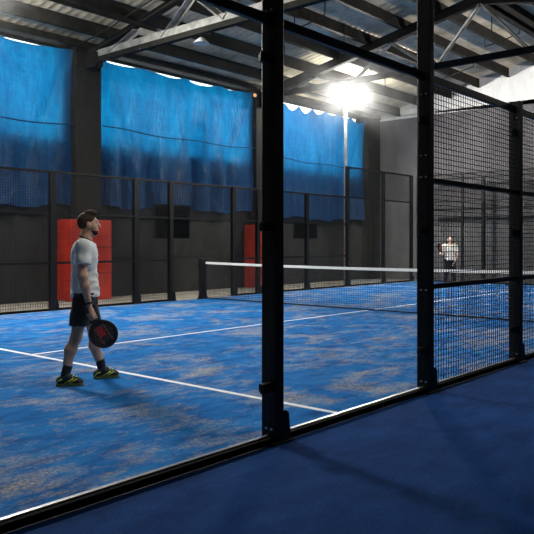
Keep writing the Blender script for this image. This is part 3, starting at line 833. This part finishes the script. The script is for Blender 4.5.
# ---- walking player; local +x is the walking direction, +y his left
P1 = (-7.57, 2.95, .002); R1 = math.radians(-29)
dR = V3(.53, -.05, -.85); cR = V3(.043, -.235, .69)
J1 = dict(pelvis=(-.005, 0, .90), belly=(-.01, 0, 1.05), chest=(-.012, 0, 1.26), neck=(.0, 0, 1.475), head=(.027, .0, 1.61), hf=(1, .08, .0), hu=(-.05, 0, 1), lat=(.12, 1, 0),
          shR=(-.035, -.185, 1.385), elR=(-.04, -.25, 1.09), wrR=(.022, -.235, .80), shL=(.035, .185, 1.385), elL=(-.01, .25, 1.09), wrL=(.06, .24, .83),
          hipR=(-.015, -.085, .88), knR=(-.095, -.11, .47), anR=(-.20, -.15, .10), hipL=(.0, .085, .88), knL=(.085, .10, .47), anL=(.165, .11, .10),
          footR=(1, -.18, 0), footL=(1, .05, 0), shl=(.66, .585, 0))
hands1 = dict(R=grip_hand(V3(*J1['wrR']), cR, dR, V3(0, -1, .1), V3(-.6, 0, -.6)), L=relaxed_hand(V3(*J1['wrL']), V3(.15, 0, -1), V3(0, -1, 0), V3(1, 0, 0)))
p1 = person('person', 'person in white t-shirt and black shorts walking on the near court, racket lowered', P1, R1, J1, hands1,
       dict(skin='skin', hair='hair', shirt='shirt', shorts='cloth', sock='sock', shoe='shoe', sole='olive', stripe=True, quiff=True), .0065, True, .865, .185, sc=.975)
wr, el = V3(*J1['wrR']), V3(*J1['elR']); u = unit(wr-el)
MB().tube([tuple(wr-u*(.035-.008*k)) for k in range(4)], .0335, 14).build('wristband', 'trim', p1, True)
racket('black padel racket with red print held low by the walking person', cR, dR, (.05, -1, .0), P1, R1).scale = (.975,)*3

# ---- far player; local +x is the way the person faces
P2 = (7.835, 7.43, .002); R2 = math.radians(180+38)
dR2 = V3(.25, -.45, .85); cR2 = V3(.26, -.27, 1.055)
J2 = dict(pelvis=(0, 0, .84), belly=(0, 0, .97), chest=(.01, 0, 1.16), neck=(.03, 0, 1.365), head=(.055, 0, 1.49), hf=(1, .0, -.05), hu=(.05, 0, 1), lat=(0, 1, 0),
          shR=(.01, -.17, 1.28), elR=(.0, -.28, 1.03), wrR=(.19, -.28, 1.03), shL=(.01, .17, 1.28), elL=(-.01, .235, 1.01), wrL=(.08, .13, .80),
          hipR=(0, -.085, .82), knR=(.05, -.12, .44), anR=(.0, -.15, .10), hipL=(0, .085, .82), knL=(.05, .12, .44), anL=(.0, .15, .10),
          footR=(1, -.2, 0), footL=(1, .2, 0), shl=(.62, .55, 0))
hands2 = dict(R=grip_hand(V3(*J2['wrR']), cR2, dR2, V3(.2, -1, -.3), V3(1, 0, -.3)), L=relaxed_hand(V3(*J2['wrL']), V3(.25, -.2, -1), V3(-.3, -1, 0), V3(1, 0, 0)))
person('person', 'person in cream t-shirt and black leggings facing us beyond the net', P2, R2, J2, hands2,
       dict(skin='skin2', hair='hair2', shirt='shirt2', shorts='cloth', sock='sock', shoe='enamel', sole='enamel', long_hair=True, pants=True), .009, False, .83, .17, collar=False)
racket('dark padel racket raised by the far person beyond the net', cR2, dR2, (.5, 1, -.2), P2, R2)

# ------------------------------------------------------------------ light, world, camera
w = bpy.data.worlds.new('World'); scn.world = w; w.use_nodes = True
bg = w.node_tree.nodes['Background']; bg.inputs[0].default_value = (.93, .97, 1., 1); bg.inputs[1].default_value = 6.6

cam = bpy.data.cameras.new('camera'); co = bpy.data.objects.new('camera', cam); col.objects.link(co)
A = .652
co.location = (-11.485, -3.375, 1.389); co.rotation_euler = (PI/2, 0, A-PI/2)
cam.sensor_width = 36; cam.lens = 694.1/534*36; cam.shift_x = (267-350.57)/534; cam.shift_y = -(267-242.7)/534
cam.clip_start = .05; cam.clip_end = 200
scn.camera = co
vs = scn.view_settings; vs.view_transform = 'Standard'; vs.look = 'None'; vs.gamma = 1; vs.exposure = -.75; vs.use_curve_mapping = False

# repeats of a kind share a group phrase
GROUPS = dict(tarp='blue tarps over the high windows', roof_truss='roof trusses', column='dark columns along the tarp wall', column_pad='red pads around the columns',
              hanging_board='black boards on the far fence', floodlight_mast='floodlight masts around the court', net_post='net posts', padel_racket='padel rackets', court_fence='fences around the court')
for o in list(scn.objects):
    k = o.name.split('.')[0]
    if o.parent is None and k in GROUPS: o['group'] = GROUPS[k]
